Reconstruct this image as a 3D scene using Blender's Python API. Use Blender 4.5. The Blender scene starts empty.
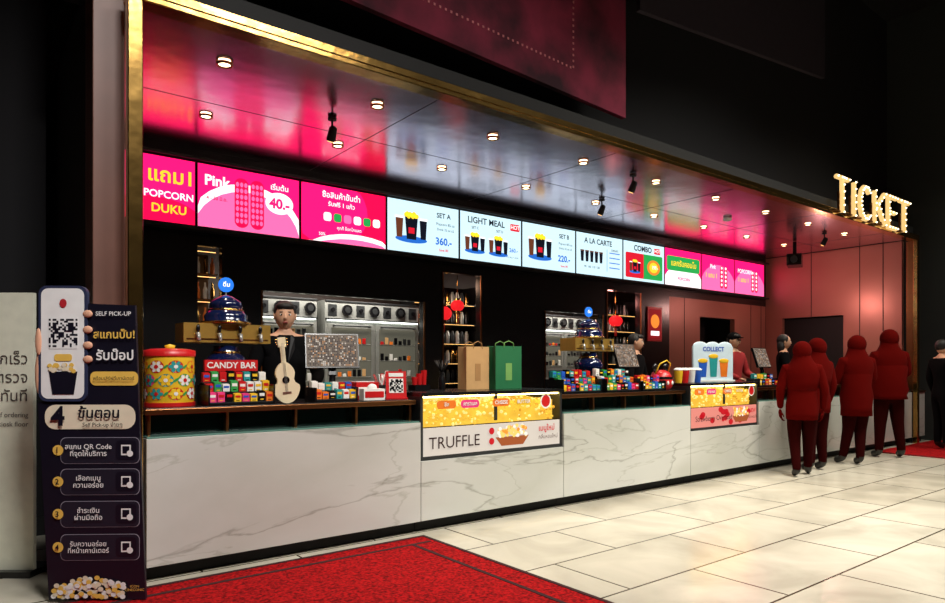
import bpy, math, random
from mathutils import Vector, Matrix, Euler
random.seed(7)
PI=math.pi
sc=bpy.context.scene
sc.view_settings.view_transform='Standard'
COL=sc.collection

# ---------------------------------------------------------------- materials
def lin(c):
    o=[]
    for v in c:
        v=v/255.0
        o.append(v/12.92 if v<=.04045 else ((v+.055)/1.055)**2.4)
    return (o[0],o[1],o[2],1)
MC={}
def mat(name,col,rough=.5,metal=0,em=0,noise=.12,scale=12,bump=0,trans=0,coat=0):
    if name in MC: return MC[name]
    m=bpy.data.materials.new(name); m.use_nodes=True
    nt=m.node_tree; b=nt.nodes['Principled BSDF']
    c=lin(col)
    b.inputs['Roughness'].default_value=rough
    b.inputs['Metallic'].default_value=metal
    if trans: b.inputs['Transmission Weight'].default_value=trans
    if coat: b.inputs['Coat Weight'].default_value=coat
    tc=nt.nodes.new('ShaderNodeTexCoord'); nz=nt.nodes.new('ShaderNodeTexNoise')
    nz.inputs['Scale'].default_value=scale
    nt.links.new(tc.outputs['Object'],nz.inputs['Vector'])
    if em:
        b.inputs['Base Color'].default_value=(c[0]*.3,c[1]*.3,c[2]*.3,1)
        b.inputs['Emission Color'].default_value=c
        b.inputs['Emission Strength'].default_value=em
        b.inputs['Specular IOR Level'].default_value=.1
    elif noise:
        mx=nt.nodes.new('ShaderNodeMix'); mx.data_type='RGBA'
        mx.inputs[6].default_value=(c[0]*(1-noise),c[1]*(1-noise),c[2]*(1-noise),1)
        mx.inputs[7].default_value=(min(1,c[0]*(1+noise)),min(1,c[1]*(1+noise)),min(1,c[2]*(1+noise)),1)
        nt.links.new(nz.outputs['Fac'],mx.inputs[0]); nt.links.new(mx.outputs[2],b.inputs['Base Color'])
    else: b.inputs['Base Color'].default_value=c
    if bump:
        bp=nt.nodes.new('ShaderNodeBump'); bp.inputs['Strength'].default_value=bump; bp.inputs['Distance'].default_value=.01
        nt.links.new(nz.outputs['Fac'],bp.inputs['Height']); nt.links.new(bp.outputs['Normal'],b.inputs['Normal'])
    MC[name]=m; return m
def ramp(nt,stops):
    r=nt.nodes.new('ShaderNodeValToRGB'); e=r.color_ramp.elements
    while len(e)<len(stops): e.new(.5)
    for i,(p,c) in enumerate(stops): e[i].position=p; e[i].color=c if len(c)==4 else lin(c)
    return r
def marble():
    m=mat('white_marble',(206,206,198),rough=.16,noise=0); nt=m.node_tree; b=nt.nodes['Principled BSDF']
    tc=nt.nodes.new('ShaderNodeTexCoord')
    def layer(rot,scl,ns,dist,lo,hi,col):
        mp=nt.nodes.new('ShaderNodeMapping'); mp.inputs['Rotation'].default_value=rot; mp.inputs['Scale'].default_value=scl
        nt.links.new(tc.outputs['Object'],mp.inputs['Vector'])
        n=nt.nodes.new('ShaderNodeTexNoise'); n.inputs['Scale'].default_value=ns; n.inputs['Detail'].default_value=9; n.inputs['Distortion'].default_value=dist
        nt.links.new(mp.outputs[0],n.inputs['Vector'])
        r=ramp(nt,[(0,(255,255,255)),(lo,(250,250,250)),((lo+hi)/2,col),(hi,(252,252,252)),(1,(246,246,246))]); nt.links.new(n.outputs['Fac'],r.inputs[0]); return r
    a=layer((0,.9,.2),(.6,1,3),.5,.5,.49,.504,(204,204,200)); c=layer((0,-.7,.5),(.6,1,2.4),.8,.5,.535,.55,(228,228,224))
    d=layer((.3,.4,0),(.5,.5,.9),.7,.3,.35,.65,(232,232,228))
    mx=nt.nodes.new('ShaderNodeMix'); mx.data_type='RGBA'; mx.blend_type='MULTIPLY'; mx.inputs[0].default_value=1
    nt.links.new(a.outputs[0],mx.inputs[6]); nt.links.new(c.outputs[0],mx.inputs[7])
    m2=nt.nodes.new('ShaderNodeMix'); m2.data_type='RGBA'; m2.blend_type='MULTIPLY'; m2.inputs[0].default_value=1
    nt.links.new(mx.outputs[2],m2.inputs[6]); nt.links.new(d.outputs[0],m2.inputs[7])
    m3=nt.nodes.new('ShaderNodeMix'); m3.data_type='RGBA'; m3.blend_type='MULTIPLY'; m3.inputs[0].default_value=1
    nt.links.new(m2.outputs[2],m3.inputs[6]); m3.inputs[7].default_value=lin((208,209,204)); nt.links.new(m3.outputs[2],b.inputs['Base Color']); return m
def tile():
    m=mat('beige_floor_tile',(200,190,165),rough=.2,noise=0); nt=m.node_tree; b=nt.nodes['Principled BSDF']
    tc=nt.nodes.new('ShaderNodeTexCoord')
    br=nt.nodes.new('ShaderNodeTexBrick'); br.inputs['Scale'].default_value=1
    br.inputs['Brick Width'].default_value=1.3; br.inputs['Row Height'].default_value=.65; br.inputs['Mortar Size'].default_value=.008; br.inputs['Mortar Smooth'].default_value=.1
    br.inputs['Color1'].default_value=lin((222,215,198)); br.inputs['Color2'].default_value=lin((206,198,180)); br.inputs['Mortar'].default_value=lin((84,76,62))
    nt.links.new(tc.outputs['Object'],br.inputs['Vector'])
    n=nt.nodes.new('ShaderNodeTexNoise'); n.inputs['Scale'].default_value=1.3; n.inputs['Detail'].default_value=8; n.inputs['Distortion'].default_value=1
    nt.links.new(tc.outputs['Object'],n.inputs['Vector'])
    r=ramp(nt,[(.3,(212,212,210)),(.7,(255,255,255))]); nt.links.new(n.outputs['Fac'],r.inputs[0])
    mx=nt.nodes.new('ShaderNodeMix'); mx.data_type='RGBA'; mx.blend_type='MULTIPLY'; mx.inputs[0].default_value=1
    nt.links.new(br.outputs['Color'],mx.inputs[6]); nt.links.new(r.outputs[0],mx.inputs[7]); nt.links.new(mx.outputs[2],b.inputs['Base Color'])
    return m
def carpetmat():
    m=mat('red_carpet_pile',(170,22,24),rough=.95,noise=0); nt=m.node_tree; b=nt.nodes['Principled BSDF']
    tc=nt.nodes.new('ShaderNodeTexCoord')
    n=nt.nodes.new('ShaderNodeTexNoise'); n.inputs['Scale'].default_value=55; n.inputs['Detail'].default_value=4
    nt.links.new(tc.outputs['Object'],n.inputs['Vector'])
    r=ramp(nt,[(.36,(96,6,10)),(.64,(178,18,22))]); nt.links.new(n.outputs['Fac'],r.inputs[0]); nt.links.new(r.outputs[0],b.inputs['Base Color'])
    bp=nt.nodes.new('ShaderNodeBump'); bp.inputs['Strength'].default_value=.5; bp.inputs['Distance'].default_value=.01
    nt.links.new(n.outputs['Fac'],bp.inputs['Height']); nt.links.new(bp.outputs['Normal'],b.inputs['Normal']); b.inputs['Specular IOR Level'].default_value=.1
    return m
MARBLE=marble(); TILE=tile(); CARPET=carpetmat()
BLACK=mat('black_lacquer',(16,16,18),rough=.25)
MATTE=mat('matte_black',(12,12,13),rough=.75)
DARKW=mat('dark_lobby_wall',(17,15,20),rough=.8,scale=3)
RWALL=mat('charcoal_wall',(38,42,40),rough=.85,scale=2)
WOOD=mat('brown_wood_panel',(112,74,62),rough=.45,scale=5,noise=.2)
GOLD=mat('polished_bronze_gold',(190,150,84),rough=.2,metal=1,scale=7,noise=.3,bump=.3)
BRONZE=mat('bronze_edge',(150,100,62),rough=.3,metal=1)
SOFF=mat('dark_mirror_metal',(196,170,184),rough=.21,metal=1,scale=2.6,noise=.25,bump=.35)
SOFJ=mat('soffit_joint',(50,46,50),rough=.4,metal=.8)
PANEL=mat('bronze_wall_panel',(168,110,96),rough=.4,metal=.3,scale=1.5,noise=.15)
STEEL=mat('brushed_steel',(176,178,174),rough=.32,metal=.55,scale=30)
STEELD=mat('dark_steel',(70,72,74),rough=.4,metal=.8)
GLASSD=mat('dark_tinted_glass',(20,34,32),rough=.08,coat=.5)
TEAL=mat('ledge_teal_reflection',(90,128,118),rough=.15,coat=.4)  # green-teal reflection in the glass gap, put into the ledge colour
WHITE=mat('white_plastic',(232,232,228),rough=.4)
REDP=mat('red_plastic',(196,24,28),rough=.35)
YEL=mat('yellow_paint',(236,190,40),rough=.4)
GRN=mat('green_print',(40,150,70),rough=.5)
NAVY=mat('navy_enamel',(14,26,66),rough=.15,coat=.8)
KRAFT=mat('kraft_paper',(204,160,106),rough=.8)
CREAM=mat('cream_plastic',(236,220,184),rough=.35)
BLUEP=mat('blue_print',(36,90,190),rough=.4)
PINKP=mat('pink_print',(230,60,130),rough=.4)
ORNG=mat('orange_print',(232,120,30),rough=.45)
TEALP=mat('teal_print',(40,150,150),rough=.4)
PURP=mat('purple_print',(110,50,140),rough=.4)
SKIN=mat('skin',(206,158,128),rough=.55)
LIP=mat('lips',(150,70,66),rough=.5)
EYEW=mat('eye_white',(230,228,222),rough=.3)
EYED=mat('eye_dark',(24,16,14),rough=.2)
HAIR=mat('black_hair',(16,12,11),rough=.6)
SUIT=mat('black_suit_cloth',(13,13,15),rough=.9)
SHIRT=mat('white_shirt',(220,220,220),rough=.8)
REDC=mat('red_cloth',(150,26,30),rough=.85)
MAR=mat('maroon_cloth',(82,5,3),rough=1,noise=.05)
MARD=mat('dark_maroon_cloth',(40,3,3),rough=1,noise=.05)
for q in(MAR,MARD,SUIT): q.node_tree.nodes['Principled BSDF'].inputs['Specular IOR Level'].default_value=.05
SHOE=mat('black_shoes',(14,12,12),rough=.5)
E=lambda n,c,s=1.0: mat('emit_'+n,c,em=s)
EWH=E('white',(250,250,250),1.3); EPK=E('hot_pink',(242,18,95),2.1); EPKL=E('light_pink',(252,100,160),1.5)
EPKD=E('deep_pink',(222,8,62),2.0); EBL=E('ice_white',(205,235,245),1.25); EBK=E('ink',(18,22,34),1)
EYL=E('yellow',(255,215,50),1.2); EGR=E('green',(40,170,80),1.1); ERD=E('red',(225,30,50),1.1); EBLU=E('blue',(40,110,210),1.1)
EOR=E('orange',(240,140,50),1.1); EBR=E('brown',(110,60,40),1.0); ETEA=E('teal',(60,180,180),1.1)
WARM=E('warm_lamp',(255,225,170),14); WARM2=E('warm_glow',(255,190,110),3); NEON=E('red_neon',(255,40,50),3)

# ---------------------------------------------------------------- mesh builder
class MB:
    def __init__(s): s.v=[];s.f=[];s.m=[];s.sm=[];s.mats=[]
    def mi(s,m):
        if m not in s.mats: s.mats.append(m)
        return s.mats.index(m)
    def add(s,vs,fs,m,smooth=False,T=None):
        o=len(s.v)
        for v in vs:
            v=Vector(v); s.v.append(tuple(T@v) if T else tuple(v))
        k=s.mi(m)
        for f in fs: s.f.append([i+o for i in f]); s.m.append(k); s.sm.append(smooth)
    def box(s,x0,x1,y0,y1,z0,z1,m,T=None):
        vs=[(x,y,z) for x in(x0,x1) for y in(y0,y1) for z in(z0,z1)]
        s.add(vs,[(0,1,3,2),(4,6,7,5),(0,4,5,1),(2,3,7,6),(0,2,6,4),(1,5,7,3)],m,False,T)
    def lathe(s,c,prof,m,n=24,T=None,smooth=True,caps=True):
        vs=[];fs=[]
        for r,z in prof:
            for i in range(n):
                a=2*PI*i/n; vs.append((c[0]+r*math.cos(a),c[1]+r*math.sin(a),c[2]+z))
        for j in range(len(prof)-1):
            for i in range(n):
                k=(i+1)%n; fs.append((j*n+i,j*n+k,(j+1)*n+k,(j+1)*n+i))
        s.add(vs,fs,m,smooth,T)
        L=len(prof)-1
        if caps and prof[0][0]>1e-4: s.add(vs[:n],[tuple(reversed(range(n)))],m,False,T)
        if caps and prof[L][0]>1e-4: s.add(vs[L*n:],[tuple(range(n))],m,False,T)
    def cyl(s,c,r,h,m,n=20,r2=None,T=None): s.lathe(c,[(r,0),(r if r2 is None else r2,h)],m,n,T)
    def loft(s,rings,m,n=20,T=None):
        vs=[];fs=[]
        for cx,cy,z,rx,ry in rings:
            for i in range(n):
                a=2*PI*i/n; vs.append((cx+rx*math.cos(a),cy+ry*math.sin(a),z))
        for j in range(len(rings)-1):
            for i in range(n):
                k=(i+1)%n; fs.append((j*n+i,j*n+k,(j+1)*n+k,(j+1)*n+i))
        fs.append(tuple(reversed(range(n)))); fs.append(tuple(range((len(rings)-1)*n,len(rings)*n)))
        s.add(vs,fs,m,True,T)
    def ell(s,c,rx,ry,rz,m,n=16,k=10,T=None,fn=None):
        vs=[];fs=[]
        for j in range(k+1):
            p=PI*j/k
            for i in range(n):
                a=2*PI*i/n
                v=Vector((math.sin(p)*math.cos(a),math.sin(p)*math.sin(a),-math.cos(p)))
                if fn: v=fn(v)
                vs.append((c[0]+rx*v.x,c[1]+ry*v.y,c[2]+rz*v.z))
        for j in range(k):
            for i in range(n):
                q=(i+1)%n; fs.append((j*n+i,j*n+q,(j+1)*n+q,(j+1)*n+i))
        s.add(vs,fs,m,True,T)
    def tube(s,pts,rad,m,n=8,T=None):
        pts=[Vector(p) for p in pts]; vs=[];fs=[]
        if not isinstance(rad,(list,tuple)): rad=[rad]*len(pts)
        ref=None
        for j,p in enumerate(pts):
            d=(pts[min(j+1,len(pts)-1)]-pts[max(j-1,0)]).normalized()
            if ref is None: ref=Vector((0,0,1)) if abs(d.z)<.9 else Vector((1,0,0))
            u=d.cross(ref).normalized(); w=u.cross(d).normalized(); ref=w
            for i in range(n):
                a=2*PI*i/n; vs.append(p+(u*math.cos(a)+w*math.sin(a))*rad[j])
        for j in range(len(pts)-1):
            for i in range(n):
                k=(i+1)%n; fs.append((j*n+i,j*n+k,(j+1)*n+k,(j+1)*n+i))
        fs.append(tuple(reversed(range(n)))); fs.append(tuple(range((len(pts)-1)*n,len(pts)*n)))
        s.add(vs,fs,m,True,T)
    def poly(s,pts,z,m): s.add([(p[0],p[1],z) for p in pts],[tuple(range(len(pts)))],m)
    def rect(s,x0,y0,x1,y1,z,m): s.poly([(x0,y0),(x1,y0),(x1,y1),(x0,y1)],z,m)
    def el2(s,cx,cy,rx,ry,z,m,clamp=None,n=30):
        pts=[]
        for i in range(n):
            a=2*PI*i/n; x=cx+rx*math.cos(a); y=cy+ry*math.sin(a)
            if clamp: x=min(max(x,clamp[0]),clamp[2]); y=min(max(y,clamp[1]),clamp[3])
            pts.append((x,y))
        s.poly(pts,z,m)
    def rr(s,x0,y0,x1,y1,r,z,m):
        pts=[]
        for cx,cy,a0 in((x1-r,y0+r,-90),(x1-r,y1-r,0),(x0+r,y1-r,90),(x0+r,y0+r,180)):
            for i in range(6):
                a=math.radians(a0+i*18); pts.append((cx+r*math.cos(a),cy+r*math.sin(a)))
        s.poly(pts,z,m)
    def obj(s,name,loc=(0,0,0),rot=(0,0,0),parent=None,bevel=0):
        me=bpy.data.meshes.new(name); me.from_pydata(s.v,[],s.f)
        for m in s.mats: me.materials.append(m)
        me.polygons.foreach_set('material_index',s.m); me.polygons.foreach_set('use_smooth',s.sm); me.update()
        o=bpy.data.objects.new(name,me); o.location=loc; o.rotation_euler=rot; COL.objects.link(o)
        if parent: o.parent=parent
        if bevel:
            b=o.modifiers.new('bevel','BEVEL'); b.width=bevel; b.segments=2; b.limit_method='ANGLE'
        return o
def text(par,s,x,y,size,m,z=.012,al='CENTER',bold=0,name='lettering',ext=0):
    c=bpy.data.curves.new(name,'FONT'); c.body=s; c.size=size; c.align_x=al; c.align_y='CENTER'; c.offset=bold*size; c.extrude=ext
    c.materials.append(m); c.resolution_u=3
    o=bpy.data.objects.new(name,c); COL.objects.link(o); o.parent=par; o.location=(x,y,z); return o
def box_obj(name,x0,x1,y0,y1,z0,z1,m,bevel=0):
    b=MB(); cx,cy,cz=(x0+x1)/2,(y0+y1)/2,(z0+z1)/2
    b.box(x0-cx,x1-cx,y0-cy,y1-cy,z0-cz,z1-cz,m); return b.obj(name,(cx,cy,cz),bevel=bevel)
FACE=(PI/2,0,0)

# ---------------------------------------------------------------- room shell
b=MB(); b.box(-6,14.2,-6,9.5,-.1,0,TILE); b.obj('floor')
box_obj('ceiling',-6,14.2,-6,9.5,8,8.1,MATTE)
box_obj('wall_rear',-6,14.2,9.5,9.6,0,8,DARKW)
box_obj('wall_near',-6,14.2,-6.1,-6,0,8,DARKW)
box_obj('wall_left',-6.1,-6,-6,9.5,0,8,DARKW)
box_obj('wall_right',14.2,14.3,-6,9.5,0,8,RWALL)
box_obj('wall_above_canopy',.6,14.2,5.2,5.3,3.85,8,DARKW)
b=MB(); b.box(-6,.6,6.4,6.5,0,8,DARKW); b.box(-.35,-.15,6.3,6.4,0,3.4,WOOD); b.box(.1,.13,6.36,6.4,0,3.0,GOLD); b.box(-6,.6,6.34,6.4,0,.15,MATTE); b.obj('wall_lobby_side')
# carpets
b=MB(); b.box(-6,2.96,-3,4.42,0,.01,CARPET)
DKC=mat('carpet_border',(48,4,10),rough=.95)
b.box(-6,2.9,4.22,4.25,.01,.013,DKC); b.box(2.72,2.75,-3,4.22,.01,.013,DKC)
b.box(-6,2.96,4.39,4.42,.01,.013,DKC); b.box(2.93,2.96,-3,4.39,.01,.013,DKC)
b.obj('red_carpet')
b=MB(); b.box(11.5,14.2,1.0,4.42,0,.01,CARPET); b.box(11.5,11.53,1,4.42,.01,.013,DKC); b.obj('red_carpet.001')

# ---------------------------------------------------------------- canopy
b=MB()
b.box(.92,13.4,4.56,7.24,3.62,3.8,SOFF)
b.box(.86,13.5,4.52,5.18,3.64,3.84,MATTE)
for i in range(1,6): b.box(.95+i*2.3,.956+i*2.3,4.6,7.2,3.618,3.62,SOFJ)
b.box(.95,13.4,5.9,5.906,3.618,3.62,SOFJ)
cano=b.obj('canopy_soffit')
b=MB()
b.box(.83,13.5,4.42,4.56,3.58,3.62,GOLD); b.box(.83,13.5,4.42,4.5,3.62,3.68,GOLD)
b.box(.83,.915,4.42,4.5,0,3.58,GOLD); b.box(13.4,13.5,4.42,4.49,.0,3.58,GOLD); b.box(13.41,13.5,4.49,4.6,.95,3.58,BRONZE)
b.obj('trim_bronze_frame',bevel=.006)
b=MB(); b.box(.68,.86,4.66,4.95,0,4.7,WOOD); b.box(.68,.86,4.95,7.2,0,3.8,MATTE); b.obj('column_wood',bevel=.005)
b=MB()
dl=[(1.6+1.3*i,5.05) for i in range(9)]+[(1.8+1.3*i,6.2) for i in range(9)]
for x,y in dl:
    b.lathe((x,y,3.596),[(.06,.018),(.06,0),(.044,0),(.042,.012)],BRONZE,20,caps=False); b.cyl((x,y,3.606),.044,.005,WARM)
b.obj('recessed_downlights')
def light(kind,name,loc,power,col=(1,1,1),rot=(0,0,0),size=.1,sy=None,spot=None,blend=.5):
    l=bpy.data.lights.new(name,kind); l.energy=power; l.color=col
    if kind=='AREA':
        l.size=size
        if sy: l.shape='RECTANGLE'; l.size_y=sy
    else: l.shadow_soft_size=size
    if spot: l.spot_size=math.radians(spot); l.spot_blend=blend
    o=bpy.data.objects.new(name,l); o.location=loc; o.rotation_euler=rot; COL.objects.link(o); return o
for i,(x,y) in enumerate(dl):
    if i%2==0 or y>6: light('SPOT','downlight_lamp',(x,y,3.58),58 if y<6 else 26,(1,.83,.62),size=.05,spot=100)
def track(x,y,z=3.612):
    b=MB(); b.cyl((0,0,-.02),.04,.02,MATTE); b.cyl((0,0,-.1),.01,.08,MATTE)
    T=Matrix.Translation((0,0,-.14))@Matrix.Rotation(.5,4,'X'); b.lathe((0,0,-.07),[(.038,0),(.042,.02),(.035,.12),(.015,.135)],MATTE,16,T=T)
    b.cyl((0,0,-.076),.028,.004,WARM2,T=T); b.obj('track_spotlight',(x,y,z))
for x,y in [(2.72,5.55),(6.3,5.0),(6.9,6.0),(11.6,5.2)]: track(x,y)
b=MB(); b.lathe((0,0,-.04),[(.03,0),(.06,.01),(.065,.04)],WHITE); b.obj('smoke_detector',(9.3,5.6,3.612))

b=MB()
Y0,Y1=7.25,7.35
b.box(.86,13.6,Y0,Y1,2.62,3.62,BLACK)
for x0,x1,z0,z1 in [(.86,2.02,0,2.62),(2.02,2.27,0,1.8),(2.27,2.71,0,2.62),(2.71,4.85,2.2,2.62),(4.85,5.17,0,2.62),(5.8,7.06,0,2.62),(7.06,8.35,2.2,2.62),(8.35,8.47,0,2.62),(9.32,10.15,0,2.62)]:
    b.box(x0,x1,Y0,Y1,z0,z1,BLACK)
for x0,x1,z in((2.71,4.85,2.2),(7.06,8.35,2.2),(5.17,5.8,2.62),(8.47,9.32,2.62)):
    b.box(x0-.02,x0,7.235,7.25,0,z,BRONZE); b.box(x1,x1+.02,7.235,7.25,0,z,BRONZE)
b.obj('wall_menu')
b=MB()
for x0,x1,z0,z1 in [(10.15,11.1,0,2.62),(12.3,13.49,0,2.62),(11.1,12.3,2.3,2.62)]: b.box(x0,x1,Y0,Y1,z0,z1,PANEL)
for x in(10.6,12.9,13.3): b.box(x,x+.012,Y0-.004,Y0,0,2.62,MATTE)
b.obj('wall_service_panel')
b=MB()
b.box(13.5,13.6,4.7,5.7,0,3.62,PANEL); b.box(13.5,13.6,6.9,7.25,0,3.62,PANEL); b.box(13.5,13.6,5.7,6.9,2.35,3.62,PANEL)
for y in (5.0,5.4,6.3): b.box(13.494,13.5,y,y+.012,2.35 if y>5.7 else 0,3.62,MATTE)
b.obj('wall_end_panel')
box_obj('door_1',13.62,13.68,5.6,7.0,0,2.4,MATTE); box_obj('door_2',11.0,12.4,7.9,7.95,0,2.4,MATTE)
box_obj('wall_kitchen_rear',.86,13.6,8.9,9.0,0,3.6,mat('kitchen_wall',(60,44,38),rough=.5))

# ---------------------------------------------------------------- menu screens
W,H=1.10,.65
def cup(b,x,y,w,h,m,z,lid=None):
    b.poly([(x-w*.36,y),(x+w*.36,y),(x+w/2,y+h),(x-w/2,y+h)],z,m)
    if lid: b.rect(x-w*.55,y+h,x+w*.55,y+h*1.12,z+.001,lid)
def combo(b,x,y,s,z=.006):
    b.el2(x,y,.16*s,.03*s,z,EBLU)
    cup(b,x,y,.13*s,.19*s,EBK,z+.001,EBR)
    for i in range(9): b.el2(x-.055*s+.0135*s*i,y+.205*s+.012*s*math.sin(i*2.3),.02*s,.02*s,z+.003,EYL,n=10)
    cup(b,x-.12*s,y+.01*s,.075*s,.16*s,EBR,z+.002,EWH); cup(b,x+.12*s,y+.01*s,.075*s,.16*s,EBK,z+.002,EWH)
    b.rect(x-.03*s,y+.05*s,x+.03*s,y+.1*s,z+.003,ERD)
def screen(i):
    b=MB(); b.box(-W/2-.01,W/2+.01,-H/2-.01,H/2+.01,-.06,0,MATTE)
    cl=(-W/2,-H/2,W/2,H/2)
    kind={0:'p1',1:'p2',2:'p3',3:'s',4:'lm',5:'s',6:'alc',7:'combo',8:'p4',9:'p5',10:'p5'}[i]
    T=[]
    if kind[0]=='p':
        b.rect(*cl,.002,EPK if i!=2 else EPKD)
    else: b.rect(*cl,.002,EBL)
    if kind=='p1':
        b.el2(.15,-.33,.5,.25,.004,EPKD,cl); T=[('1แถม1',.27,.13,.2,EYL,.02),('POPCORN',.3,-.06,.1,EWH,.02),('DUKU',.3,-.2,.12,EYL,.02)]
    if kind=='p2':
        b.el2(-.02,-.32,.62,.5,.004,EWH,cl); b.el2(-.02,-.4,.58,.5,.005,EPKL,cl)
        for dx in(-.1,.07):
            b.rr(dx-.075,-.29,dx+.075,.24,.07,.007,EPKD)
            for r in range(7):
                for c in range(3): b.el2(dx-.045+c*.045,-.22+r*.065,.018,.026,.008,EPKL,n=10)
        b.el2(.32,.03,.16,.12,.007,EWH); T=[('Pink',-.36,.16,.15,EWH,.03),('40.-',.32,.02,.15,EPK,.04),('เริ่มต้น',.32,.2,.08,EWH,.02),('4 - 30 มิ.ย.',-.36,-.02,.05,EPKD,.02)]
    if kind=='p3':
        b.el2(-.2,.05,.5,.42,.004,EPK,cl); b.el2(.15,-.5,.7,.3,.005,EWH,cl); b.el2(.15,-.54,.7,.28,.006,EPKL,cl)
        for c,mm in enumerate((EWH,EGR,EPKL,EWH,EGR,EWH)): b.rr(-.28+c*.13,-.08,-.18+c*.13,.02,.03,.008,mm)
        T=[('ซื้อสินค้าขั้นต่ำ',-.05,.22,.09,EWH,.02),('รับฟรี 1 แก้ว',-.05,.12,.07,EWH,.02),('คุกกี้ ช็อกโกแลต',.05,-.15,.05,EWH,.01),('50%',-.3,-.24,.05,EWH,.01)]
    if kind=='s':
        combo(b,-.2,-.16,1.5); T=[('SET A' if i==3 else 'SET B',.3,.2,.09,EBK,.02),('Popcorn 85 oz',.33,.09,.05,EBK,.005),('Drink 32 oz x2',.33,.02,.045,EBK,.005),('360.-' if i==3 else '220.-',.3,-.14,.13,EBLU,.03),('Save 80',.3,-.25,.05,ERD,.02)]
    if kind=='lm':
        combo(b,-.3,-.2,1.1); combo(b,.12,-.2,1.1)
        b.rr(.34,.16,.52,.26,.02,.006,ERD)
        T=[('LIGHT MEAL',-.1,.22,.12,EBK,.02),('HOT',.43,.21,.08,EWH,.02),('SET C',-.3,.12,.05,EBK,.01),('SET D',.14,.12,.05,EBK,.01),('260.-',.4,-.12,.08,EBLU,.02),('hot dog + drink',.38,-.22,.035,EBK,0)]
    if kind=='alc':
        for k in range(5): cup(b,-.42+k*.11,-.12,.08,.16,EBK,.006,EBR)
        b.rect(.16,-.24,.17,.12,.006,EBLU)
        for k in range(4): b.rect(.22,.06-k*.08,.48,.075-k*.08,.006,EBLU); 
        T=[('A LA CARTE',-.05,.21,.12,EBK,.02),('90  100  110  120',-.2,-.2,.05,EBK,.01),('DRINKS',.35,.11,.05,EBK,.01)]
    if kind=='combo':
        b.rr(-.5,-.28,.5,.14,.03,.005,EGR); b.rr(-.5,-.28,-.02,.14,.03,.006,ERD)
        combo(b,-.26,-.18,.9,.009); b.el2(.25,-.07,.18,.13,.007,EOR); b.el2(.25,-.07,.12,.09,.008,EYL); b.rr(.26,.17,.44,.27,.02,.006,ERD)
        T=[('COMBO',-.05,.22,.13,EBK,.03),('HOT',.35,.22,.08,EWH,.02),('199.-',.28,-.07,.09,EWH,.02)]
    if kind=='p4':
        b.el2(0,-.3,.6,.35,.004,EWH,cl); b.rr(-.5,-.06,.5,.2,.04,.005,EGR); T=[('แลกรับคอมโบ',0,.07,.14,EYL,.02),('POPCORN',0,-.2,.08,EPK,.03)]
    if kind=='p5':
        b.el2(0,-.28,.6,.45,.004,EPKL,cl)
        for dx in(.1,.24):
            b.rr(dx-.05,-.27,dx+.06,.16,.05,.007,EPKD)
            for r in range(5): b.el2(dx+.005,-.2+r*.08,.03,.028,.008,EWH,n=10)
        T=[('Pink' if i==9 else 'POPCORN',-.2,.12,.11,EWH,.02),('1 แถม 1',-.25,-.05,.12,EYL,.02)]
    o=b.obj('menu_screen',(.87+W/2+1.13*i,7.17,3.135),FACE)
    for s,x,y,sz,m,bo in T: text(o,s,x,y,sz,m,bold=bo)
for i in range(11): screen(i)
b=MB(); b.box(.86,13.4,7.12,7.25,2.76,2.79,MATTE); b.box(.86,13.4,7.12,7.25,3.48,3.51,STEELD); b.obj('screen_mounting_rail')

# ---------------------------------------------------------------- counter
def counter(x0,x1,zt,tier):
    b=MB(); b.box(x0,x1,4.5,4.66,.1,zt,MARBLE)
    b.box(x0,x1,4.6,5.25,0,.1,MATTE); b.box(x0,x1,4.66,5.25,.1,zt-.02,BLACK)
    if tier:
        x0+=.005;x1-=.005
        b.box(x0,x1,4.51,4.66,.9,.912,TEAL)
        b.box(x0,x1,4.68,5.24,.88,1.045,GLASSD)
        b.box(x0,x1,4.56,5.26,1.045,1.08,BRONZE)
        b.box(x0+.01,x1-.01,4.575,5.25,1.08,1.086,BLACK)
        n=int((x1-x0)/.5)
        for k in range(n+1):
            xx=x0+.02+k*(x1-x0-.06)/n; b.box(xx,xx+.02,4.6,4.66,.912,1.045,BRONZE)
    return b.obj('concession_counter',bevel=.004)
counter(.95,2.985,.90,1); counter(2.99,4.625,.585,0); counter(4.63,6.705,.90,1); counter(6.71,8.215,.605,0); counter(8.22,13.38,.90,1)
b=MB(); b.box(13.51,14.0,4.5,4.66,.1,.9,MARBLE); b.box(13.52,13.98,4.55,4.64,0,.1,MATTE); b.box(13.51,14.0,4.48,4.68,.9,.93,BRONZE); b.obj('counter_end_panel',bevel=.004)
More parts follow.
